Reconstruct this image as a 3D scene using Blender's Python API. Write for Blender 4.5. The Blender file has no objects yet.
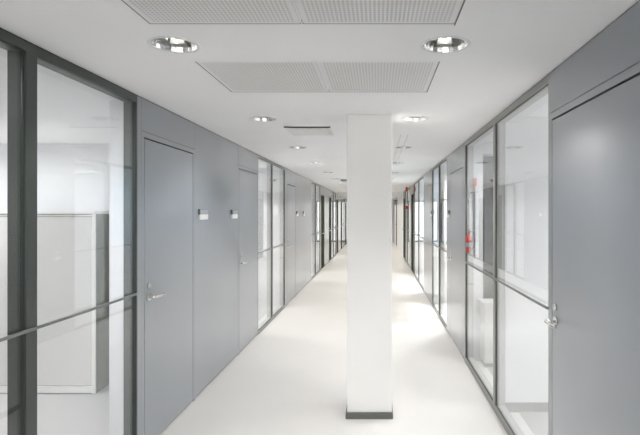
import bpy, bmesh, math, random
from mathutils import Vector, Matrix
random.seed(4)
sc = bpy.context.scene
col = sc.collection
XL, XR, HC = -1.578, 0.957, 2.395       # corridor wall planes, ceiling height
YEND, YBACK = 28.2, -3.0

# ------------------------------------------------------------------ materials
def mat(name, color, rough=0.5, metal=0.0, spec=0.5, coat=0.0, coat_rough=0.1, emit=None, estr=0.0):
    m = bpy.data.materials.new(name); m.use_nodes = True
    b = m.node_tree.nodes['Principled BSDF']
    b.inputs['Base Color'].default_value = (*color, 1)
    b.inputs['Roughness'].default_value = rough
    b.inputs['Metallic'].default_value = metal
    b.inputs['Specular IOR Level'].default_value = spec
    b.inputs['Coat Weight'].default_value = coat
    b.inputs['Coat Roughness'].default_value = coat_rough
    if emit:
        b.inputs['Emission Color'].default_value = (*emit, 1)
        b.inputs['Emission Strength'].default_value = estr
    return m

def vary(m, scale=(3, 3, 3), amt=0.06, bump=0.0, bscale=200, detail=3):
    """soft procedural variation of the base colour plus a fine bump"""
    nt = m.node_tree; N = nt.nodes; L = nt.links; b = N['Principled BSDF']
    tc = N.new('ShaderNodeTexCoord'); mp = N.new('ShaderNodeMapping')
    mp.inputs['Scale'].default_value = scale
    L.new(tc.outputs['Object'], mp.inputs['Vector'])
    nz = N.new('ShaderNodeTexNoise'); nz.inputs['Scale'].default_value = 1.0
    nz.inputs['Detail'].default_value = detail
    L.new(mp.outputs['Vector'], nz.inputs['Vector'])
    rp = N.new('ShaderNodeValToRGB')
    c = b.inputs['Base Color'].default_value
    rp.color_ramp.elements[0].position = 0.3; rp.color_ramp.elements[1].position = 0.7
    rp.color_ramp.elements[0].color = (c[0]*(1-amt), c[1]*(1-amt), c[2]*(1-amt), 1)
    rp.color_ramp.elements[1].color = (min(1, c[0]*(1+amt)), min(1, c[1]*(1+amt)), min(1, c[2]*(1+amt)), 1)
    L.new(nz.outputs['Fac'], rp.inputs['Fac']); L.new(rp.outputs['Color'], b.inputs['Base Color'])
    if bump:
        n2 = N.new('ShaderNodeTexNoise'); n2.inputs['Scale'].default_value = bscale
        L.new(tc.outputs['Object'], n2.inputs['Vector'])
        bp = N.new('ShaderNodeBump'); bp.inputs['Strength'].default_value = bump; bp.inputs['Distance'].default_value = 0.001
        L.new(n2.outputs['Fac'], bp.inputs['Height']); L.new(bp.outputs['Normal'], b.inputs['Normal'])
    return m

M = {}
M['panel'] = vary(mat('grey_lacquer_panel', (0.238, 0.257, 0.283), 0.30, 0.0, 0.5, 0.85, 0.2), (1.5, 1.5, 0.4), 0.04, 0.03, 300)
M['door'] = vary(mat('grey_lacquer_door', (0.244, 0.264, 0.292), 0.30, 0.0, 0.5, 0.85, 0.2), (1.5, 1.5, 0.4), 0.04, 0.03, 300)
M['doorway_shade'] = mat('shaded_open_doorway', (0.055, 0.062, 0.042), 0.9, spec=0.0)  # shade inside open doorways, put into the colour of a leaf
M['frame_shade'] = mat('grey_profile_shaded', (0.045, 0.054, 0.050), 0.38, 0.0, 0.5)  # shaded copy of the frame metal; the next one is the lit copy
M['frame_lit'] = mat('grey_profile_lit', (0.27, 0.275, 0.265), 0.38, 0.0, 0.5)
M['frame'] = mat('grey_metal_frame', (0.17, 0.183, 0.190), 0.38, 0.2, 0.5)
M['reveal_shade'] = mat('grey_reveal_shaded', (0.05, 0.058, 0.048), 0.5)  # reveals too: shade painted into this colour, light into the next
M['reveal_lit'] = mat('grey_reveal_lit', (0.50, 0.50, 0.485), 0.5)
M['gasket'] = mat('olive_gasket', (0.06, 0.062, 0.045), 0.7)
M['gap'] = mat('dark_gap', (0.012, 0.013, 0.013), 0.8)
M['lining'] = vary(mat('white_lining', (0.86, 0.86, 0.87), 0.7), (2, 2, 2), 0.02)
M['ceil'] = vary(mat('ceiling_paint', (0.93, 0.925, 0.93), 0.75), (1.2, 1.2, 1.2), 0.015)
M['perf'] = mat('perforated_sheet', (0.90, 0.895, 0.895), 0.6)
M['fleece'] = mat('grey_fleece', (0.66, 0.66, 0.63), 0.9)
M['cavity'] = mat('plenum_grey', (0.22, 0.22, 0.2), 0.9)
M['pillar'] = vary(mat('pillar_paint', (0.87, 0.86, 0.84), 0.6), (2, 2, 2), 0.012)
M['plinth'] = mat('plinth_grey', (0.125, 0.13, 0.115), 0.55)
M['floor'] = vary(mat('pale_resin_floor', (0.755, 0.735, 0.705), 0.30, 0.0, 0.4), (0.9, 0.9, 1), 0.025, 0.02, 60, 5)
M['roomfloor'] = vary(mat('grey_room_floor', (0.46, 0.45, 0.44), 0.4), (1, 1, 1), 0.03)
M['chrome'] = mat('brushed_steel', (0.72, 0.72, 0.70), 0.22, 1.0)
M['rail'] = mat('steel_rail', (0.20, 0.21, 0.21), 0.35, 0.6)
M['reflector'] = mat('reflector_metal', (0.95, 0.95, 0.94), 0.24, 0.9)
M['ring'] = mat('white_ring', (0.80, 0.80, 0.79), 0.35)
M['lamp'] = mat('lamp_tube', (1, 1, 1), 0.4, emit=(1.0, 0.98, 0.95), estr=5.0)
M['red'] = mat('signal_red', (0.62, 0.035, 0.012), 0.4, coat=0.2)
M['black'] = mat('black_rubber', (0.02, 0.02, 0.02), 0.5)
M['white'] = mat('white_plastic', (0.82, 0.82, 0.82), 0.4)
M['signgrey'] = mat('sign_grey', (0.34, 0.35, 0.40), 0.3, 0.5)
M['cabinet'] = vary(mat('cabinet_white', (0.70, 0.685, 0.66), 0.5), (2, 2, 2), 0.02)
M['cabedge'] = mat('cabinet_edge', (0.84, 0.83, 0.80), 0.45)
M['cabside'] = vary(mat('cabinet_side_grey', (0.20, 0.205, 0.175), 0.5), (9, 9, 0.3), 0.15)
M['skirt'] = mat('skirting_grey', (0.33, 0.33, 0.31), 0.5)
M['green'] = mat('exit_green', (0.03, 0.09, 0.05), 0.4)
M['smoke'] = mat('detector_grey', (0.33, 0.33, 0.31), 0.5)
M['backwall'] = mat('far_grey_wall', (0.30, 0.31, 0.31), 0.6)
M['court'] = vary(mat('courtyard_render', (0.06, 0.068, 0.055), 0.9), (7, 7, 3), 0.35)

def glass_mat(name, tint, ior=1.42):
    m = bpy.data.materials.new(name); m.use_nodes = True
    nt = m.node_tree; N = nt.nodes; L = nt.links; N.clear()
    out = N.new('ShaderNodeOutputMaterial'); mix = N.new('ShaderNodeMixShader')
    tr = N.new('ShaderNodeBsdfTransparent'); tr.inputs['Color'].default_value = (*tint, 1)
    gl = N.new('ShaderNodeBsdfGlossy'); gl.inputs['Roughness'].default_value = 0.0
    gl.inputs['Color'].default_value = (0.95, 0.97, 1.0, 1)
    fr = N.new('ShaderNodeFresnel'); fr.inputs['IOR'].default_value = ior
    ge = N.new('ShaderNodeNewGeometry'); mr = N.new('ShaderNodeMapRange')
    mr.inputs['To Min'].default_value = ior; mr.inputs['To Max'].default_value = 1/ior
    L.new(ge.outputs['Backfacing'], mr.inputs['Value']); L.new(mr.outputs[0], fr.inputs['IOR'])
    L.new(fr.outputs[0], mix.inputs[0]); L.new(tr.outputs[0], mix.inputs[1]); L.new(gl.outputs[0], mix.inputs[2])
    L.new(mix.outputs[0], out.inputs[0])
    return m
M['glass'] = glass_mat('clear_glass', (0.97, 0.975, 0.975))
m = mat('frosted_glass', (0.8, 0.88, 0.95), 0.6)
nt = m.node_tree; tl = nt.nodes.new('ShaderNodeBsdfTranslucent'); tl.inputs['Color'].default_value = (.84, .92, .98, 1)
mx = nt.nodes.new('ShaderNodeMixShader'); mx.inputs[0].default_value = .75
nt.links.new(nt.nodes['Principled BSDF'].outputs[0], mx.inputs[1]); nt.links.new(tl.outputs[0], mx.inputs[2])
nt.links.new(mx.outputs[0], nt.nodes['Material Output'].inputs['Surface']); M['frosted'] = m
M['tinted'] = glass_mat('tinted_glass', (0.50, 0.50, 0.50))

# ------------------------------------------------------------------ helpers
class MB:
    def __init__(self): self.bm = bmesh.new(); self.mats = []
    def mi(self, m):
        if m not in self.mats: self.mats.append(m)
        return self.mats.index(m)
    def box(self, x0, x1, y0, y1, z0, z1, m=None, bev=0.0):
        x0, x1 = min(x0, x1), max(x0, x1)
        t = bmesh.new()
        bmesh.ops.create_cube(t, size=1)
        bmesh.ops.scale(t, vec=(x1-x0, y1-y0, z1-z0), verts=t.verts)
        bmesh.ops.translate(t, vec=((x0+x1)/2, (y0+y1)/2, (z0+z1)/2), verts=t.verts)
        if bev: bmesh.ops.bevel(t, geom=t.edges[:], offset=bev, segments=2, affect='EDGES', profile=0.5)
        self._add(t, m); return self
    def cyl(self, p0, p1, r0, r1=None, seg=24, m=None, smooth=True):
        r1 = r0 if r1 is None else r1
        p0, p1 = Vector(p0), Vector(p1); d = p1-p0
        t = bmesh.new()
        bmesh.ops.create_cone(t, cap_ends=True, segments=seg, radius1=r0, radius2=r1, depth=d.length)
        q = Vector((0, 0, 1)).rotation_difference(d.normalized())
        bmesh.ops.transform(t, matrix=Matrix.Translation((p0+p1)/2) @ q.to_matrix().to_4x4(), verts=t.verts)
        if smooth:
            for f in t.faces: f.smooth = len(f.verts) == 4
        self._add(t, m); return self
    def lathe(self, prof, c, seg=32, m=None, smooth=True, facet=False):
        """closed or open profile (r, z) around the vertical axis through c"""
        t = bmesh.new(); rings = []
        for r, z in prof:
            if r < 1e-6: rings.append([t.verts.new((c[0], c[1], c[2]+z))]*seg)
            else: rings.append([t.verts.new((c[0]+r*math.cos(2*math.pi*k/seg), c[1]+r*math.sin(2*math.pi*k/seg), c[2]+z)) for k in range(seg)])
        for a, b in zip(rings, rings[1:]):
            for k in range(seg):
                vs = []
                for v in (a[k], a[(k+1) % seg], b[(k+1) % seg], b[k]):
                    if v not in vs: vs.append(v)
                if len(vs) > 2:
                    f = t.faces.new(vs); f.smooth = smooth
        self._add(t, m); return self
    def tube(self, pts, r, seg=10, m=None):
        t = bmesh.new(); rings = []
        pts = [Vector(p) for p in pts]
        for i, p in enumerate(pts):
            d = (pts[min(i+1, len(pts)-1)] - pts[max(i-1, 0)]).normalized()
            u = d.orthogonal().normalized() if i == 0 else (u - d*u.dot(d)).normalized()
            w = d.cross(u)
            rings.append([t.verts.new(p + r*(u*math.cos(2*math.pi*k/seg) + w*math.sin(2*math.pi*k/seg))) for k in range(seg)])
        for a, b in zip(rings, rings[1:]):
            for k in range(seg):
                f = t.faces.new((a[k], a[(k+1) % seg], b[(k+1) % seg], b[k])); f.smooth = True
        t.faces.new(rings[0][::-1]); t.faces.new(rings[-1])
        self._add(t, m); return self
    def quad(self, vs, m=None):
        t = bmesh.new(); t.faces.new([t.verts.new(v) for v in vs]); self._add(t, m); return self
    def _add(self, t, m):
        i = self.mi(m) if m else 0
        for f in t.faces: f.material_index = i
        me = bpy.data.meshes.new('t'); t.to_mesh(me); t.free()
        self.bm.from_mesh(me); bpy.data.meshes.remove(me)
    def build(self, name, m=None, parent=None, origin=None):
        me = bpy.data.meshes.new(name)
        bmesh.ops.recalc_face_normals(self.bm, faces=self.bm.faces[:])
        if origin is not None: bmesh.ops.translate(self.bm, vec=-Vector(origin), verts=self.bm.verts)
        self.bm.to_mesh(me); self.bm.free()
        if m: me.materials.append(m)
        else:
            for q in self.mats: me.materials.append(q)
        o = bpy.data.objects.new(name, me); col.objects.link(o)
        if origin is not None: o.location = origin
        if parent is not None:
            o.parent = parent
            if origin is None: o.location = -parent.location
            else: o.location = Vector(origin) - parent.location
        return o

def empty(name, loc=(0, 0, 0)):
    o = bpy.data.objects.new(name, None); o.empty_display_size = 0.1; o.location = loc; col.objects.link(o); return o
def tag(o, label, cat, group=None):
    o['label'] = label; o['category'] = cat
    if group: o['group'] = group
    return o
def struct(o): o['kind'] = 'structure'; return o
def copy_tree(o, loc, parent=None):
    c = o.copy(); col.objects.link(c)
    if parent is None: c.location = loc
    else: c.parent = parent
    for ch in list(o.children): copy_tree(ch, None, c)
    return c
ORD = ['nearest', 'second', 'third', 'fourth', 'fifth', 'sixth', 'seventh', 'eighth', 'ninth', 'tenth', 'eleventh', 'twelfth', 'thirteenth', 'fourteenth', 'fifteenth']

# ------------------------------------------------------------------ facades
ndoor = nwin = 0
def side(s): return (XL, -1) if s == 'L' else (XR, 1)

def win(s, y0, y1, mull, mw=0.06, frost=()):
    """storey-high interior glazing y0..y1 with mullions centred at mull"""
    global nwin; nwin += 1
    P, d = side(s)
    fm = M['frame_shade'] if s == 'L' and y0 < 3 else M['frame_lit']  # near left window gets the shaded colours, all others the lit ones
    rv = M['reveal_shade'] if s == 'L' and y0 < 3 else M['reveal_lit']
    tn = 0 if y0 < 3 else .014
    r = struct(empty('window_%d' % nwin, (P, y0, 0)))
    f = MB(); e = MB()
    for q, u, v in ((f, 0, .022), (e, .0222, .085)):
        q.box(P+d*u, P+d*v, y0, y1, 2.345+tn, 2.388)
        q.box(P+d*u, P+d*v, y0, y1, 0.004, 0.05-tn)
        q.box(P+d*u, P+d*v, y0-.001, y0+.018-tn, 0.05-tn, 2.345+tn)
        q.box(P+d*u, P+d*v, y1-.012+tn/2, y1+.001, 0.05-tn, 2.345+tn)
        for m in mull:
            if q is e: q.box(P+d*u, P+d*v, m-mw/2+.002, m+mw/2-.002, 0.05-tn, 2.345+tn)
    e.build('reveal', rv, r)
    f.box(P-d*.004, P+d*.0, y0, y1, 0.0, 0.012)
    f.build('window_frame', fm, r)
    edges = [y0+.018-tn] + sum([[m-mw/2, m+mw/2] for m in mull], []) + [y1-.012+tn/2]
    for m in mull:
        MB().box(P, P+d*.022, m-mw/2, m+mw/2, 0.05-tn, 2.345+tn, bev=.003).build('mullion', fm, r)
    for a, b in zip(edges[::2], edges[1::2]):
        MB().box(P+d*.014, P+d*.020, a, b, .05-tn, 2.345+tn).build('pane', M['glass'], r)
        g = MB()
        t = .004
        for q0, q1, z0, z1 in ((a, a+t, .05, 2.345), (b-t, b, .05, 2.345), (a, b, .05-tn, .05-tn+t), (a, b, 2.345+tn-t, 2.345+tn)):
            g.box(P+d*.008, P+d*.0139, q0, q1, z0, z1)
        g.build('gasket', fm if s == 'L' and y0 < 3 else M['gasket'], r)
    if y0 > 2: MB().box(P+d*.022, P+d*.09, y1-.020, y1-.013, .842, .850).build('tie_bar', M['gap'], r)
    for q0, q1 in frost:
        MB().box(P+d*.026, P+d*.031, q0, q1, 1.10, 2.343).build('frosted_blind', M['frosted'], r)
    rl = MB().box(P-d*.014, P-d*.001, y0+.005, y1-.002, 1.078, 1.092, bev=.002).build('rail', M['rail'], r)
    b = MB()
    b.box(P-d*.018, P-d*.0005, y0-.006, y0+.012, 1.073, 1.097)
    b.box(P-d*.018, P-d*.0005, y1-.008, y1+.010, 1.073, 1.097)
    b.build('bracket', M['gap'], rl)

def handle(s, y, dirn, root):
    """lever handle pointing along dirn*Y with a lock cylinder above"""
    P, d = side(s)
    h = MB()
    h.cyl((P-d*.0005, y, 1.035), (P-d*.009, y, 1.035), .026, seg=28)
    h.cyl((P-d*.008, y, 1.035), (P-d*.052, y, 1.035), .0095)
    h.tube([(P-d*.048, y-dirn*.006, 1.035), (P-d*.055, y+dirn*.006, 1.035), (P-d*.056, y+dirn*.03, 1.035), (P-d*.056, y+dirn*.12, 1.035), (P-d*.048, y+dirn*.132, 1.035)], .0095, 12)
    h.build('door_handle', M['chrome'], root)
    k = MB()
    k.cyl((P-d*.0005, y, 1.112), (P-d*.012, y, 1.112), .019, .017, seg=24, m=M['chrome'])
    k.box(P-d*.0125, P-d*.0119, y-.0015, y+.0015, 1.102, 1.122, m=M['gap'])
    k.build('lock', None, root)

def door(s, y0, y1, near_edge=True, dark=False, hinge_detail=True):
    """flush door leaf with its metal frame; near_edge: the handle side faces the camera"""
    global ndoor; ndoor += 1
    P, d = side(s)
    r = struct(empty('door_%d' % ndoor, (P, y0, 0)))
    g = .007
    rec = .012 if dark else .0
    MB().box(P+d*rec, P+d*(rec+.042), y0+g, y1-g, .010, 2.119, bev=.0015).build('door_leaf', M['doorway_shade' if dark else 'door'], r)  # dark: leaf stands in for the shade of an open doorway
    f = MB()
    f.box(P, P+d*.09, y0-.038, y0, 0, 2.165)
    f.box(P, P+d*.09, y1, y1+.038, 0, 2.165)
    f.box(P, P+d*.09, y0, y1, 2.129, 2.165)
    f.build('door_frame', M['panel'], r)
    MB().box(P+d*.056, P+d*.07, y0, y1, 0, 2.129).build('rebate', M['gap'], r)
    if near_edge: handle(s, y0+.065, 1, r)
    else: handle(s, y1-.065, -1, r)
    return r

def panel(w, s, y0, y1, z0=0.012, z1=2.388):
    P, d = side(s)
    w.box(P, P+d*.03, y0+.0012, y1-.0012, z0, z1, m=M['panel'])

def run(s, segs):
    """segs: list of (kind, y0, y1, extra)"""
    P, d = side(s)
    w = MB()
    for sg in segs:
        k, a, b = sg[:3]
        if k == 'p': panel(w, s, a, b)
        elif k == 'l': w.box(P, P+d*.03, a, b, .0, 2.388, m=M['lining'])
        elif k in ('d', 'D'):
            door(s, a, b, sg[3], k == 'D')
            panel(w, s, a-.038, b+.038, 2.1675, 2.388)
        elif k == 'w': win(s, a, b, *sg[3:])
    # solid core and white lining behind everything that is not glass
    ys = [(sg[1]-(.038 if sg[0] in 'dD' else 0), sg[2]+(.038 if sg[0] in 'dD' else 0), sg[0]) for sg in segs]
    for a, b, k in ys:
        if k == 'w':
            w.box(P+d*.0855, P+d*.185, a, b, 2.352, HC+.3, m=M['lining'])
        else:
            w.box(P+d*.091, P+d*.185, a, b, 0, HC+.3, m=M['lining'])
            w.box(P+d*(.031 if k in 'pl' else .075), P+d*.0905, a, b, 0 if k in 'pl' else 2.167, 2.388, m=M['frame'])
        w.box(P+d*.006, P+d*.09, a, b, 2.3885, HC+.3, m=M['gap'])
    for y0, y1 in ((YBACK, segs[0][1]-.04),):
        w.box(P, P+d*.185, y0, y1, 0, HC+.3, m=M['panel'])
    w.box(P, P+d*.185, segs[-1][2]+.0, YEND+.2, 0, HC+.3, m=M['panel'])
    return struct(w.build('wall_left' if s == 'L' else 'wall_right'))

L = []
L += [('w', 1.30, 3.325, (2.309,), .078), ('p', 3.325, 3.385), ('d', 3.423, 4.335, True), ('p', 4.373, 5.735), ('d', 5.775, 6.67, True)]
y = 5.4
L += [('w', 6.709, 8.665, (7.645,), .04)]
for n in range(4):
    b = 5.4*n
    dk = n > 0
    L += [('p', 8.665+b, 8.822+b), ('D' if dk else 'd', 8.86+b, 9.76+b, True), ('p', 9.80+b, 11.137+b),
          ('D' if dk else 'd', 11.175+b, 12.07+b, True) if n else ('p', 11.137, 12.108)]
    if n < 3: L += [('w', 12.109+b, 14.065+b, (13.045+b,), .035)]
wl = run('L', L)
R = [('d', 1.80, 2.765, False), ('w', 2.803, 5.495, (4.135,), .06), ('p', 5.495, 5.60), ('d', 5.638, 6.60, False),
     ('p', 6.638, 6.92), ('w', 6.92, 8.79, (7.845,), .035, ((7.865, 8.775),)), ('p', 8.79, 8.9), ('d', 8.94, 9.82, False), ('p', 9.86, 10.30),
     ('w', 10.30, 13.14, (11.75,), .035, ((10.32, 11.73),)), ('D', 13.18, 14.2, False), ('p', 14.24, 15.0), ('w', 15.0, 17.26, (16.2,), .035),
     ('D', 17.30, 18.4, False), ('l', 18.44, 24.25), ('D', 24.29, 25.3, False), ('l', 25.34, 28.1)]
wr = run('R', R)

# ------------------------------------------------------------------ floor
struct(MB().box(-6.4, 6.4, YBACK-.2, YEND+.2, -.2, 0).build('floor', M['floor']))

for i_, (a, b) in enumerate(((-6.2, XL-.19), (XR+.19, 6.2))):
    struct(MB().box(a, b, -1.0, YEND, .0005, .003).build('floor_room_%s' % ('left', 'right')[i_], M['roomfloor']))
# ------------------------------------------------------------------ ceiling with openings
LX = (-0.940, 0.318); LR = 0.104
lw = None
LY = [2.345 + 1.83*k for k in range(14)]
PX = [(-.938, -.312), (-.306, .320)]
PY = [(1.425, 2.085), (2.60, 3.26)]
GR = (-.84, -.42, 4.53, 5.05)
xs = sorted(set([XL-.1, XR+.1, GR[0], GR[1]] + [v for p in PX for v in p] + [c+q for c in LX for q in (-.14, .14)]))
ys = sorted(set([YBACK-.1, YEND+.1, GR[2], GR[3]] + [v for p in PY for v in p] + [c+q for c in LY for q in (-.14, .14)]))
bm = bmesh.new()
def inside(cx, cy):
    for a, b in PX:
        for c, e in PY:
            if a < cx < b and c < cy < e: return True
    if GR[0] < cx < GR[1] and GR[2] < cy < GR[3]: return True
    for a in LX:
        for c in LY:
            if abs(cx-a) < .14 and abs(cy-c) < .14: return True
    return False
for x0, x1 in zip(xs, xs[1:]):
    for y0, y1 in zip(ys, ys[1:]):
        if not inside((x0+x1)/2, (y0+y1)/2):
            bm.faces.new([bm.verts.new(v) for v in ((x0, y0, HC), (x0, y1, HC), (x1, y1, HC), (x1, y0, HC))])
SEG = 32
for a in LX:
    for c in LY:
        ci, sq = [], []
        for k in range(SEG):
            t = 2*math.pi*(k+.5)/SEG - math.pi/4 - math.pi/SEG
            cx, sx = math.cos(t), math.sin(t); m = max(abs(cx), abs(sx))
            ci.append(bm.verts.new((a+LR*cx, c+LR*sx, HC))); sq.append(bm.verts.new((a+.14*cx/m, c+.14*sx/m, HC)))
        for k in range(SEG):
            j = (k+1) % SEG
            bm.faces.new((ci[k], ci[j], sq[j], sq[k]))
bmesh.ops.remove_doubles(bm, verts=bm.verts, dist=1e-5)
for f in bm.faces:
    if f.normal.z > 0: f.normal_flip()
cm = MB(); cm.bm.free(); cm.bm = bm; cm.mats = [M['ceil'], M['cavity']]
for f in bm.faces: f.material_index = 0
cm.box(-6.4, 6.4, YBACK-.2, YEND+.2, HC+.36, HC+.5, m=M['cavity'])
for a, b in ((-6.4, XL-.19), (XR+.19, 6.4)):      # ceilings of the rooms at both sides
    cm.box(a, b, YBACK-.2, YEND+.2, HC, HC+.36, m=M['ceil'])
struct(cm.build('ceiling'))

# perforated panels: real square holes in a sheet, dark void behind
def perf_mesh(w, d, n=35):
    t = bmesh.new(); mg = .018
    def q(x0, x1, y0, y1): t.faces.new([t.verts.new(v) for v in ((x0, y0, 0), (x0, y1, 0), (x1, y1, 0), (x1, y0, 0))])
    q(0, w, 0, mg); q(0, w, d-mg, d); q(0, mg, mg, d-mg); q(w-mg, w, mg, d-mg)
    cw, cd = (w-2*mg)/n, (d-2*mg)/n; hw, hd = cw*.27, cd*.27
    for i in range(n):
        x = mg+i*cw; q(x, x+cw/2-hw, mg, d-mg); q(x+cw/2+hw, x+cw, mg, d-mg)
        for j in range(n):
            yy = mg+j*cd; q(x+cw/2-hw, x+cw/2+hw, yy, yy+cd/2-hd); q(x+cw/2-hw, x+cw/2+hw, yy+cd/2+hd, yy+cd)
    return t
PW, PD = .626-.008, .66-.006
t = perf_mesh(PW, PD)
me = bpy.data.meshes.new('perforated_sheet'); t.to_mesh(me); t.free(); me.materials.append(M['perf'])
names = {(0, 0): 'perforated white ceiling panel at the top edge, left one of the pair', (1, 0): 'perforated white ceiling panel at the top edge, right one with a dark open joint',
         (0, 1): 'perforated white ceiling panel behind the first downlights, left of the seam', (1, 1): 'perforated white ceiling panel behind the first downlights, right of the seam'}
first = None
for j, (c, e) in enumerate(PY):
    for i, (a, b) in enumerate(PX):
        if first is None:
            r = empty('perforated_ceiling_panel', (a+.004, c+.003, HC))
            o = bpy.data.objects.new('perforated_sheet', me); col.objects.link(o); o.parent = r; o.location = (0, 0, .001)
            f = MB()
            for bx in ((-.0035, -.0005, 0, PD), (PW+.0005, PW+.0035, 0, PD), (-.0035, PW+.0035, -.0025, -.0005), (-.0035, PW+.0035, PD+.0005, PD+.0025)):
                f.box(*bx, .004, .03)
            f.build('edge_channel', M['perf'], None).parent = r
            k = MB().box(-.003, PW+.003, -.002, PD+.002, .009, .014).build('backing', M['fleece'], None); k.parent = r
            first = r
        else:
            r = copy_tree(first, (a+.004, c+.003, HC))
        tag(r, names[(i, j)], 'ceiling panel', 'perforated ceiling panels')
# dark open joint to the right of the near panel
g = MB().box(.3205, .3245, 1.425, 2.10, HC-.0012, HC+.02).build('joint_strip', M['plinth']); tag(g, 'thin dark joint strip beside the nearest perforated ceiling panel', 'strip')
g = MB().box(-.004, .0, 0, .66, -.0012, .02).build('joint_strip', M['smoke'])
g.location = (.3245, 2.60, HC); tag(g, 'thin grey joint strip beside the second perforated ceiling panel', 'strip')

# downlights
r = empty('downlight', (LX[0], LY[0], HC))
p = MB().lathe([(LR-.002, .0), (LR+.0, -.0035), (LR+.012, -.003), (LR+.014, -.0002)], (0, 0, 0), 48).build('trim_ring', M['ring']); p.parent = r
p = MB()
p.lathe([(LR-.003, -.001), (LR-.010, .03), (LR-.024, .065), (LR-.05, .088), (.0, .095)], (0, 0, 0), 24, smooth=False).build('reflector', M['reflector']).parent = r
p = MB()
for dx in (-.02, .02):
    p.cyl((dx, -.062, .046), (dx, .03, .046), .0085, seg=16)
    p.lathe([(.0, .0), (.004, .0)], (dx, 0, .046), 8)
p.build('lamp', M['lamp']).parent = r
p = MB().box(-.036, .036, .031, .072, .016, .060, bev=.004).box(-.060, -.034, -.05, .01, .022, .058, bev=.003).build('lamp_socket', M['smoke']); p.parent = r
dl = r
ld = bpy.data.lights.new('downlight_beam', 'SPOT'); ld.energy = 16; ld.spot_size = math.radians(126); ld.spot_blend = 0.55
ld.shadow_soft_size = .014; ld.color = (1.0, .972, .945)
lw = ld.copy(); lw.energy = 23; lw.color = (1.0, .945, .86)
for i, a in enumerate(LX):
    for j, c in enumerate(LY):
        o = dl if (i, j) == (0, 0) else copy_tree(dl, (a, c, HC))
        rowname = 'left' if i == 0 else 'right'
        if j == 0: lab = 'largest round recessed downlight in the %s row of the white ceiling' % rowname
        else: lab = 'round recessed downlight in the %s row, %s in view along the corridor' % (rowname, ORD[j])
        tag(o, lab, 'downlight', 'recessed downlights in two rows')
        l = bpy.data.objects.new('downlight_beam', ld if j < 3 else lw); col.objects.link(l); l.location = (a, c, HC+.026); l['kind'] = 'helper'

# air grille / hatch in the left half of the ceiling
r = empty('air_grille', (GR[0], GR[2], HC))
gw, gd = GR[1]-GR[0], GR[3]-GR[2]
f = MB()
f.box(0, gw, .0, .012, -.004, .03); f.box(0, gw, gd-.02, gd, -.004, .03); f.box(0, .02, .0, gd, -.004, .03); f.box(gw-.02, gw, .0, gd, -.004, .03)
f.build('grille_frame', M['ring']).parent = r
f = MB()
f.box(.022, gw-.022, .10, gd-.022, -.002, .004)
f.build('cover_plate', M['ring']).parent = r
f = MB()
for k in range(5): f.box(.022, gw-.022, .125+k*.07, .15+k*.07, -.006, -.0025)
f.build('louvre', M['perf']).parent = r
MB().box(.001, gw-.001, .001, gd-.001, .06, .065).build('dark_duct', M['gap']).parent = r
f = MB(); f.box(.001, .006, .001, gd, .031, .06); f.box(gw-.006, gw-.001, .001, gd, .031, .06); f.box(.001, gw, .014, .018, -.012, .02)
f.build('duct_side', M['gap']).parent = r
tag(r, 'rectangular white ceiling air grille with a dark front slot, left of the pillar', 'air grille')

# access hatch seam right of the pillar
r = empty('ceiling_hatch', (.23, 5.05, HC))
f = MB(); w_, d_ = .07, 2.4
f.box(0, .006, 0, d_, -.0008, .0); f.box(w_, w_+.006, 0, d_, -.0015, .0)
o = f.build('ceiling_seam', M['fleece']); o.location = (.235, 5.0, HC); tag(o, 'pair of thin grey seams in the ceiling right of the pillar', 'seam')
bpy.data.objects.remove(r)

# smoke detector
def at_ceiling(x, yy): return (x, yy, HC)
r = empty('smoke_detector', (-.77, 11.75, HC))
MB().lathe([(.0, -.045), (.05, -.043), (.07, -.03), (.075, -.012), (.062, -.012)], (0, 0, 0), 28).build('cover', M['smoke']).parent = r
MB().lathe([(.085, -.0005), (.085, -.012), (.0, -.012)], (0, 0, 0), 28).build('base', M['smoke']).parent = r
tag(r, 'small dark grey smoke detector on the ceiling left of the pillar', 'smoke detector')

# ------------------------------------------------------------------ pillar
r = empty('pillar', (-.0595, 4.15, 0))
MB().box(-.236, .118, 3.985, 4.345, .0405, HC, bev=.004).build('shaft', M['pillar'], r)
MB().box(-.2465, .1255, 3.955, 4.37, .0, .040, bev=.002).build('base', M['plinth'], r)
tag(r, 'square white pillar standing in the middle of the corridor on a dark base', 'pillar')

# ------------------------------------------------------------------ name plates
def plate(s, yc, lab, w=.20, first=[None]):
    P, d = side(s)
    r = empty('name_plate', (P, yc, 1.60))
    h = w/2
    MB().box(P-d*.010, P, yc-h, yc+h, 1.605, 1.640, bev=.001).build('header_strip', M['signgrey'], r)
    MB().box(P-d*.012, P, yc-h+.018, yc+h, 1.555, 1.603, bev=.001).build('paper_insert', M['white'], r)
    MB().box(P-d*.018, P, yc-h-.004, yc-h+.006, 1.60, 1.65, bev=.002).build('clip', M['plinth'], r)
    tag(r, lab, 'name plate', 'door name plates')
plate('L', 4.57, 'white and grey name plate just right of the nearest left door', .23)
plate('L', 5.565, 'white and grey name plate just left of the second door on the left', .22)
plate('L', 9.97, 'tiny name plate right of the third door on the left wall', .18)
plate('L', 10.85, 'tiny name plate farthest along the grey left panels before the glass', .18)
plate('R', 6.74, 'name plate on the right wall just past the second right door', .18)
plate('R', 8.86, 'name plate on the right wall beyond the second pair of glass panes', .10)

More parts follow.
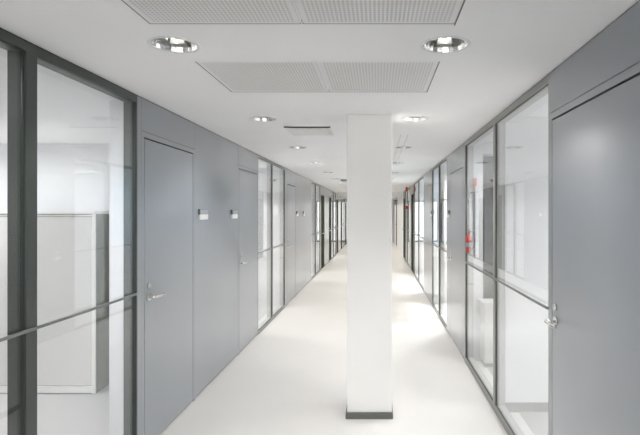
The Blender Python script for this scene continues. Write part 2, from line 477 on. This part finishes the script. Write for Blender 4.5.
# ------------------------------------------------------------------ rooms
def partition(name, x0, x1, y0, y1, m='lining', sk=None):
    o = struct(MB().box(x0, x1, y0, y1, 0.0, HC).build(name, M[m]))
    return o
n = 0
for yy in (5.68, 8.70, 14.12, 19.52, 24.92):
    n += 1; partition('wall_room_left_%d' % n, -6.2, XL-.19, yy, yy+.1)
partition('wall_room_left_back', -6.2, XL-.19, -1.1, -1.0)
struct(MB().box(-6.4, -6.2, YBACK, YEND, 0, HC+.36).build('wall_outer_left', M['lining']))
# right side rooms
partition('wall_room_right_1', XR+.086, 6.2, 4.105, 4.195)
MB_ = MB().box(XR+.087, 6.2, 4.092, 4.104, 0.0, .075).build('baseboard_room_right', M['skirt']); struct(MB_)
for k, yy in enumerate((8.83, 13.2, 17.3)):
    partition('wall_room_right_%d' % (k+3), XR+.186, 6.2, yy, yy+.1)
partition('wall_room_right_back', XR+.19, 6.2, -1.1, -1.0)
# window in the cross wall of the second right room, with a courtyard wall outside
nwin += 1
r = struct(empty('window_%d' % nwin, (1.18, 5.6, 0)))
f = MB(); f.box(1.143, 1.168, 5.57, 5.63, 0, HC, m=M['cabedge']); f.box(2.2, 2.25, 5.57, 5.63, 0, HC, m=M['cabedge'])
f.box(1.168, 2.2, 5.57, 5.63, 2.27, HC, m=M['lining']); f.box(1.168, 2.2, 5.57, 5.63, 0, .60, m=M['lining'])
f.build('window_frame', None, r)
MB().box(1.168, 2.2, 5.6, 5.606, .60, 2.27).build('pane', M['glass'], r)
g = MB(); g.box(1.168, 1.172, 5.59, 5.6, .6, 2.27); g.box(1.40, 1.415, 5.59, 5.6, .6, 2.27); g.build('glazing_bar', M['frame'], r)
struct(MB().box(1.15, 6.2, 7.0, 7.1, 0, HC).build('wall_courtyard', M['court']))
struct(MB().box(2.25, 6.2, 5.57, 5.66, 0, HC).build('wall_room_right_6', M['lining']))
# low white cabinet under that window
r = empty('low_cabinet', (1.5, 5.36, 0))
MB().box(1.115, 2.1, 5.25, 5.49, .05, .66, bev=.004).build('body', M['cabedge'], r)
MB().box(1.10, 2.12, 5.235, 5.492, .662, .685, bev=.003).build('top', M['cabedge'], r)
MB().box(1.13, 2.08, 5.28, 5.48, 0, .049).build('plinth', M['skirt'], r)
g = MB().box(1.12, 1.64, 5.238, 5.249, .07, .65, bev=.002).build('door', M['cabedge'], r); 
MB().box(1.655, 2.09, 5.238, 5.249, .07, .65, bev=.002).build('door', M['cabedge'], r)
tag(r, 'low white cabinet under the dark window behind the second glass pane on the right', 'cabinet')

# tall white cupboard behind the first left window
r = empty('office_cupboard', (-3.4, 4.7, 0))
x0, x1, c0, c1, h = -4.6, -2.512, 4.505, 5.40, 1.635
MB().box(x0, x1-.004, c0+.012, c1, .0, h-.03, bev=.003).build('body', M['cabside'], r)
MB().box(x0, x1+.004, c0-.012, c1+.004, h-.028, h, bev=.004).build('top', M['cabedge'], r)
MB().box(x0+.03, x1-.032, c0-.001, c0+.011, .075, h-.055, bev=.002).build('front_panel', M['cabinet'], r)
f = MB()
f.box(x1-.028, x1, c0-.006, c0+.0115, .0, h-.0285); f.box(x0, x0+.028, c0-.006, c0+.0115, .0, h-.0285)
f.box(x0+.029, x1-.029, c0-.008, c0+.0115, .012, .068); f.box(x0+.029, x1-.029, c0-.003, c0+.0115, h-.05, h-.034)
f.build('edging', M['cabedge'], r)
tag(r, 'eye-high white cupboard with pale edging behind the first left glass pane', 'cupboard')

# fire extinguisher, alarm box and conduit behind the second right pane
r = empty('fire_extinguisher', (1.0, 5.42, 1.06))
ex, ey = .993, 5.45
pf = [(0, 0), (.028, .0), (.033, .006), (.033, .05)]
MB().lathe([(0, 0), (.026, .0), (.0325, .008), (.0325, .165), (.026, .185), (.011, .197), (.0, .2)], (ex, ey, 1.19), 28).build('bottle', M['red'], r)
MB().lathe([(.0330, .06), (.0332, .062), (.0332, .105), (.0330, .107)], (ex, ey, 1.19), 28).build('instruction_label', M['signgrey'], r)
f = MB(); f.cyl((ex, ey, 1.387), (ex, ey, 1.412), .011, m=M['black']); f.box(ex-.014, ex+.014, ey-.03, ey+.012, 1.412, 1.424, m=M['red']); f.box(ex-.008, ex+.008, ey-.034, ey+.0, 1.428, 1.436, m=M['black'])
f.build('valve_lever', None, r)
pts = []
for k in range(19):
    a = math.radians(110 - k*12.5)
    pts.append((ex+.018+.040*math.cos(a), ey-.030, 1.322+.095*math.sin(a)))
MB().tube(pts, .0055, 8).build('hose', M['black'], r)
tag(r, 'small red fire extinguisher with a black hose loop behind the second right pane', 'fire extinguisher')
r = empty('alarm_box', (1.063, 5.46, 1.95))
MB().box(1.047, 1.072, 5.44, 5.494, 1.905, 1.992, bev=.003).build('housing', M['red'], r)
MB().box(1.0725, 1.080, 5.45, 5.494, 1.92, 1.985, bev=.002).build('side_cap', M['white'], r)
tag(r, 'small orange-red alarm box high on the white wall behind the second right pane', 'alarm box')
o = MB().box(1.053, 1.064, 5.475, 5.494, 1.12, 1.90).build('cable_duct', M['backwall']); tag(o, 'thin grey vertical cable duct below the orange-red alarm box', 'cable duct')

# flag signs on the far right wall
r = empty('hanging_sign', (XR, 14.56, 2.3))
MB().box(XR-.0695, XR-.001, 14.557, 14.568, 2.29, 2.31).build('arm', M['smoke'], r)
o = MB().box(XR-.13, XR-.07, 14.55, 14.575, 2.235, 2.365, bev=.003).build('plate', M['red'], r); tag(r, 'upper red flag sign under the ceiling, far down the right wall', 'sign')
r = empty('wall_hydrant_sign', (XR, 15.0, 1.8))
MB().box(XR-.11, XR-.04, 14.9, 14.92, 1.73, 1.83, bev=.003).build('plate', M['red'], r)
MB().box(XR-.11, XR-.04, 14.9, 14.92, 1.835, 1.89, bev=.003).build('upper_plate', M['white'], r)
MB().box(XR-.0395, XR-.001, 14.905, 14.915, 1.80, 1.82).build('arm', M['smoke'], r)
tag(r, 'lower red and white flag sign beside the far right dark doorway', 'sign')
r = empty('exit_sign', (.9, 23.7, 2.1))
MB().box(.79, .953, 23.70, 23.74, 2.02, 2.22, bev=.004).build('housing', M['green'], r)
f = MB()
f.box(.80, .945, 23.694, 23.6995, 2.04, 2.06); f.box(.81, .835, 23.694, 23.6995, 2.08, 2.19); f.box(.86, .935, 23.694, 23.6995, 2.12, 2.15)
f.build('pictogram', M['white'], r)
tag(r, 'dark green exit sign box at the far end right of the pillar', 'exit sign')

# bulkhead grille far down the corridor
f = MB()
f.box(XL+.001, XR-.001, 19.2, 19.26, 2.375, HC-.001, m=M['ring']); f.box(XL+.001, XR-.001, 19.2, 19.26, 2.155, 2.175, m=M['ring'])
f.box(XL+.001, XR-.001, 19.2, 19.26, 2.26, 2.275, m=M['ring'])
k = XL+.03
while k < XR-.02:
    f.box(k, k+.03, 19.205, 19.255, 2.175, 2.375, m=M['ring']); k += .085
struct(f.build('trim_1'))

# ------------------------------------------------------------------ end walls
w = MB()
w.box(XL-.2, XL+.12, YEND, YEND+.15, 0, HC); w.box(XR-.75, XR+.2, YEND, YEND+.15, 0, HC)
w.box(XL+.12, XR-.75, YEND, YEND+.15, 2.3, HC)
struct(w.build('wall_end', M['lining']))
nwin += 1
r = struct(empty('window_%d' % nwin, (0, YEND, 0)))
f = MB()
for a, b in ((XL+.12, XL+.17), (-.72, -.67), (.157, .207)): f.box(a, b, YEND+.02, YEND+.08, 0, 2.3)
f.box(XL+.17, .157, YEND+.02, YEND+.08, 0, .08); f.box(XL+.17, .157, YEND+.02, YEND+.08, 2.24, 2.3)
f.build('window_frame', M['frame'], r)
MB().box(XL+.17, -.72, YEND+.045, YEND+.051, .08, 2.24).build('pane', M['tinted'], r)
MB().box(-.67, .157, YEND+.045, YEND+.051, .08, 2.24).build('pane', M['tinted'], r)
w = MB()
w.box(-6.4, XL+.1, YBACK-.2, YBACK, 0, HC+.36); w.box(XR-.1, 6.4, YBACK-.2, YBACK, 0, HC+.36); w.box(XL+.1, XR-.1, YBACK-.2, YBACK, 2.32, HC+.36)
struct(w.build('wall_back', M['backwall']))
nwin += 1
r = struct(empty('window_%d' % nwin, (0, YBACK, 0)))  # unseen window, added to send soft light from behind onto the pillar
f = MB()
for a in (XL+.1, -.335, XR-.15): f.box(a, a+.05, YBACK-.1, YBACK-.04, 0, 2.32)
f.box(XL+.15, XR-.15, YBACK-.1, YBACK-.04, 2.27, 2.32); f.box(XL+.15, XR-.15, YBACK-.1, YBACK-.04, 0, .05)
f.build('window_frame', M['frame'], r)
MB().box(XL+.15, -.335, YBACK-.075, YBACK-.069, .05, 2.27).build('pane', M['glass'], r)
MB().box(-.285, XR-.15, YBACK-.075, YBACK-.069, .05, 2.27).build('pane', M['glass'], r)
struct(MB().box(6.2, 6.4, 5.66, 7.0, 0, HC+.36).build('wall_outer_right_2', M['lining']))
# right outer wall with daylight openings above a parapet
w = MB()
w.box(6.2, 6.4, YBACK, 5.66, 0, .8); w.box(6.2, 6.4, 7.0, YEND, 0, .8); w.box(6.2, 6.4, YBACK, YEND, 2.3, HC+.36)
for yy in (-3, -.2, 2.0, 4.1, 9, 13.2, 17.3, 21, 25): w.box(6.2, 6.4, yy, yy+.4, .8, 2.3)
struct(w.build('wall_outer_right', M['lining']))

# ------------------------------------------------------------------ fill lamps (unseen, added to brighten the rooms behind the glass)
def fill_lamp(x, yy, e, lab, sx=.3, sy=1.2):
    r = empty('fill_lamp', (x, yy, HC))
    f = MB(); dp = .11 if x > 0 else .04
    f.box(x-sx/2-.02, x+sx/2+.02, yy-sy/2-.02, yy-sy/2, HC-dp, HC); f.box(x-sx/2-.02, x+sx/2+.02, yy+sy/2, yy+sy/2+.02, HC-dp, HC)
    f.box(x-sx/2-.02, x-sx/2, yy-sy/2, yy+sy/2, HC-dp, HC); f.box(x+sx/2, x+sx/2+.02, yy-sy/2, yy+sy/2, HC-dp, HC)
    f.build('housing', M['gap'] if x > 0 else M['ring'], r)
    m = bpy.data.materials.get('diffuser_%g' % e) or mat('diffuser_%g' % e, (1, 1, 1), .5, emit=(.96, .98, 1), estr=e)
    MB().box(x-sx/2+.001, x+sx/2-.001, yy-sy/2+.001, yy+sy/2-.001, HC-.03, HC-.002).build('diffuser', m, r)
    tag(r, lab, 'ceiling lamp', 'added fill lamps in the side rooms')
fill_lamp(-2.5, 2.3, 20, 'added fill lamp in the room behind the first left glass')
fill_lamp(-4.1, 4.25, 24, 'added fill lamp just before the eye-high white cupboard', 1.2, .3)
fill_lamp(-3.0, 7.4, 24, 'added fill lamp behind the second left glass')
fill_lamp(-3.0, 12.9, 24, 'added fill lamp behind the third left glass')
fill_lamp(-3.0, 18.2, 24, 'added fill lamp behind the fourth left glass')
fill_lamp(2.4, 3.0, 25, 'added fill lamp behind the first right glass')
fill_lamp(1.6, 4.75, 24, 'added fill lamp above the low white cabinet', .3, .8)
fill_lamp(1.55, 8.15, 130, 'added fill lamp behind the third right glass', .5, .4)
fill_lamp(1.55, 11.2, 130, 'added fill lamp behind the fourth right glass', .5, .4)
fill_lamp(2.6, 6.3, 4, 'added fill lamp above the grey court behind the dark window', .3, .6)

# ------------------------------------------------------------------ world
w = bpy.data.worlds.new('World'); sc.world = w; w.use_nodes = True
bg = w.node_tree.nodes['Background']; bg.inputs[0].default_value = (1.0, .99, .97, 1); bg.inputs[1].default_value = 3.0

# ------------------------------------------------------------------ camera
cd = bpy.data.cameras.new('camera'); cam = bpy.data.objects.new('camera', cd); col.objects.link(cam)
cam.location = (0, 0, 1.615); cam.rotation_euler = (math.pi/2, 0, 0)
cd.sensor_width = 36; cd.lens = 505/640*36; cd.shift_x = -57/640; cd.shift_y = -4.5/640; cd.clip_start = .05
sc.camera = cam
sc.view_settings.view_transform = 'Standard'; sc.view_settings.look = 'None'; sc.view_settings.gamma = 1
sc.view_settings.use_curve_mapping = False; sc.view_settings.exposure = 0.93
c = sc.cycles
c.use_denoising = True; c.denoiser = 'OPENIMAGEDENOISE'
c.max_bounces = 14; c.diffuse_bounces = 6; c.glossy_bounces = 6; c.transparent_max_bounces = 24; c.transmission_bounces = 6
c.sample_clamp_indirect = 6; c.caustics_reflective = False; c.caustics_refractive = False
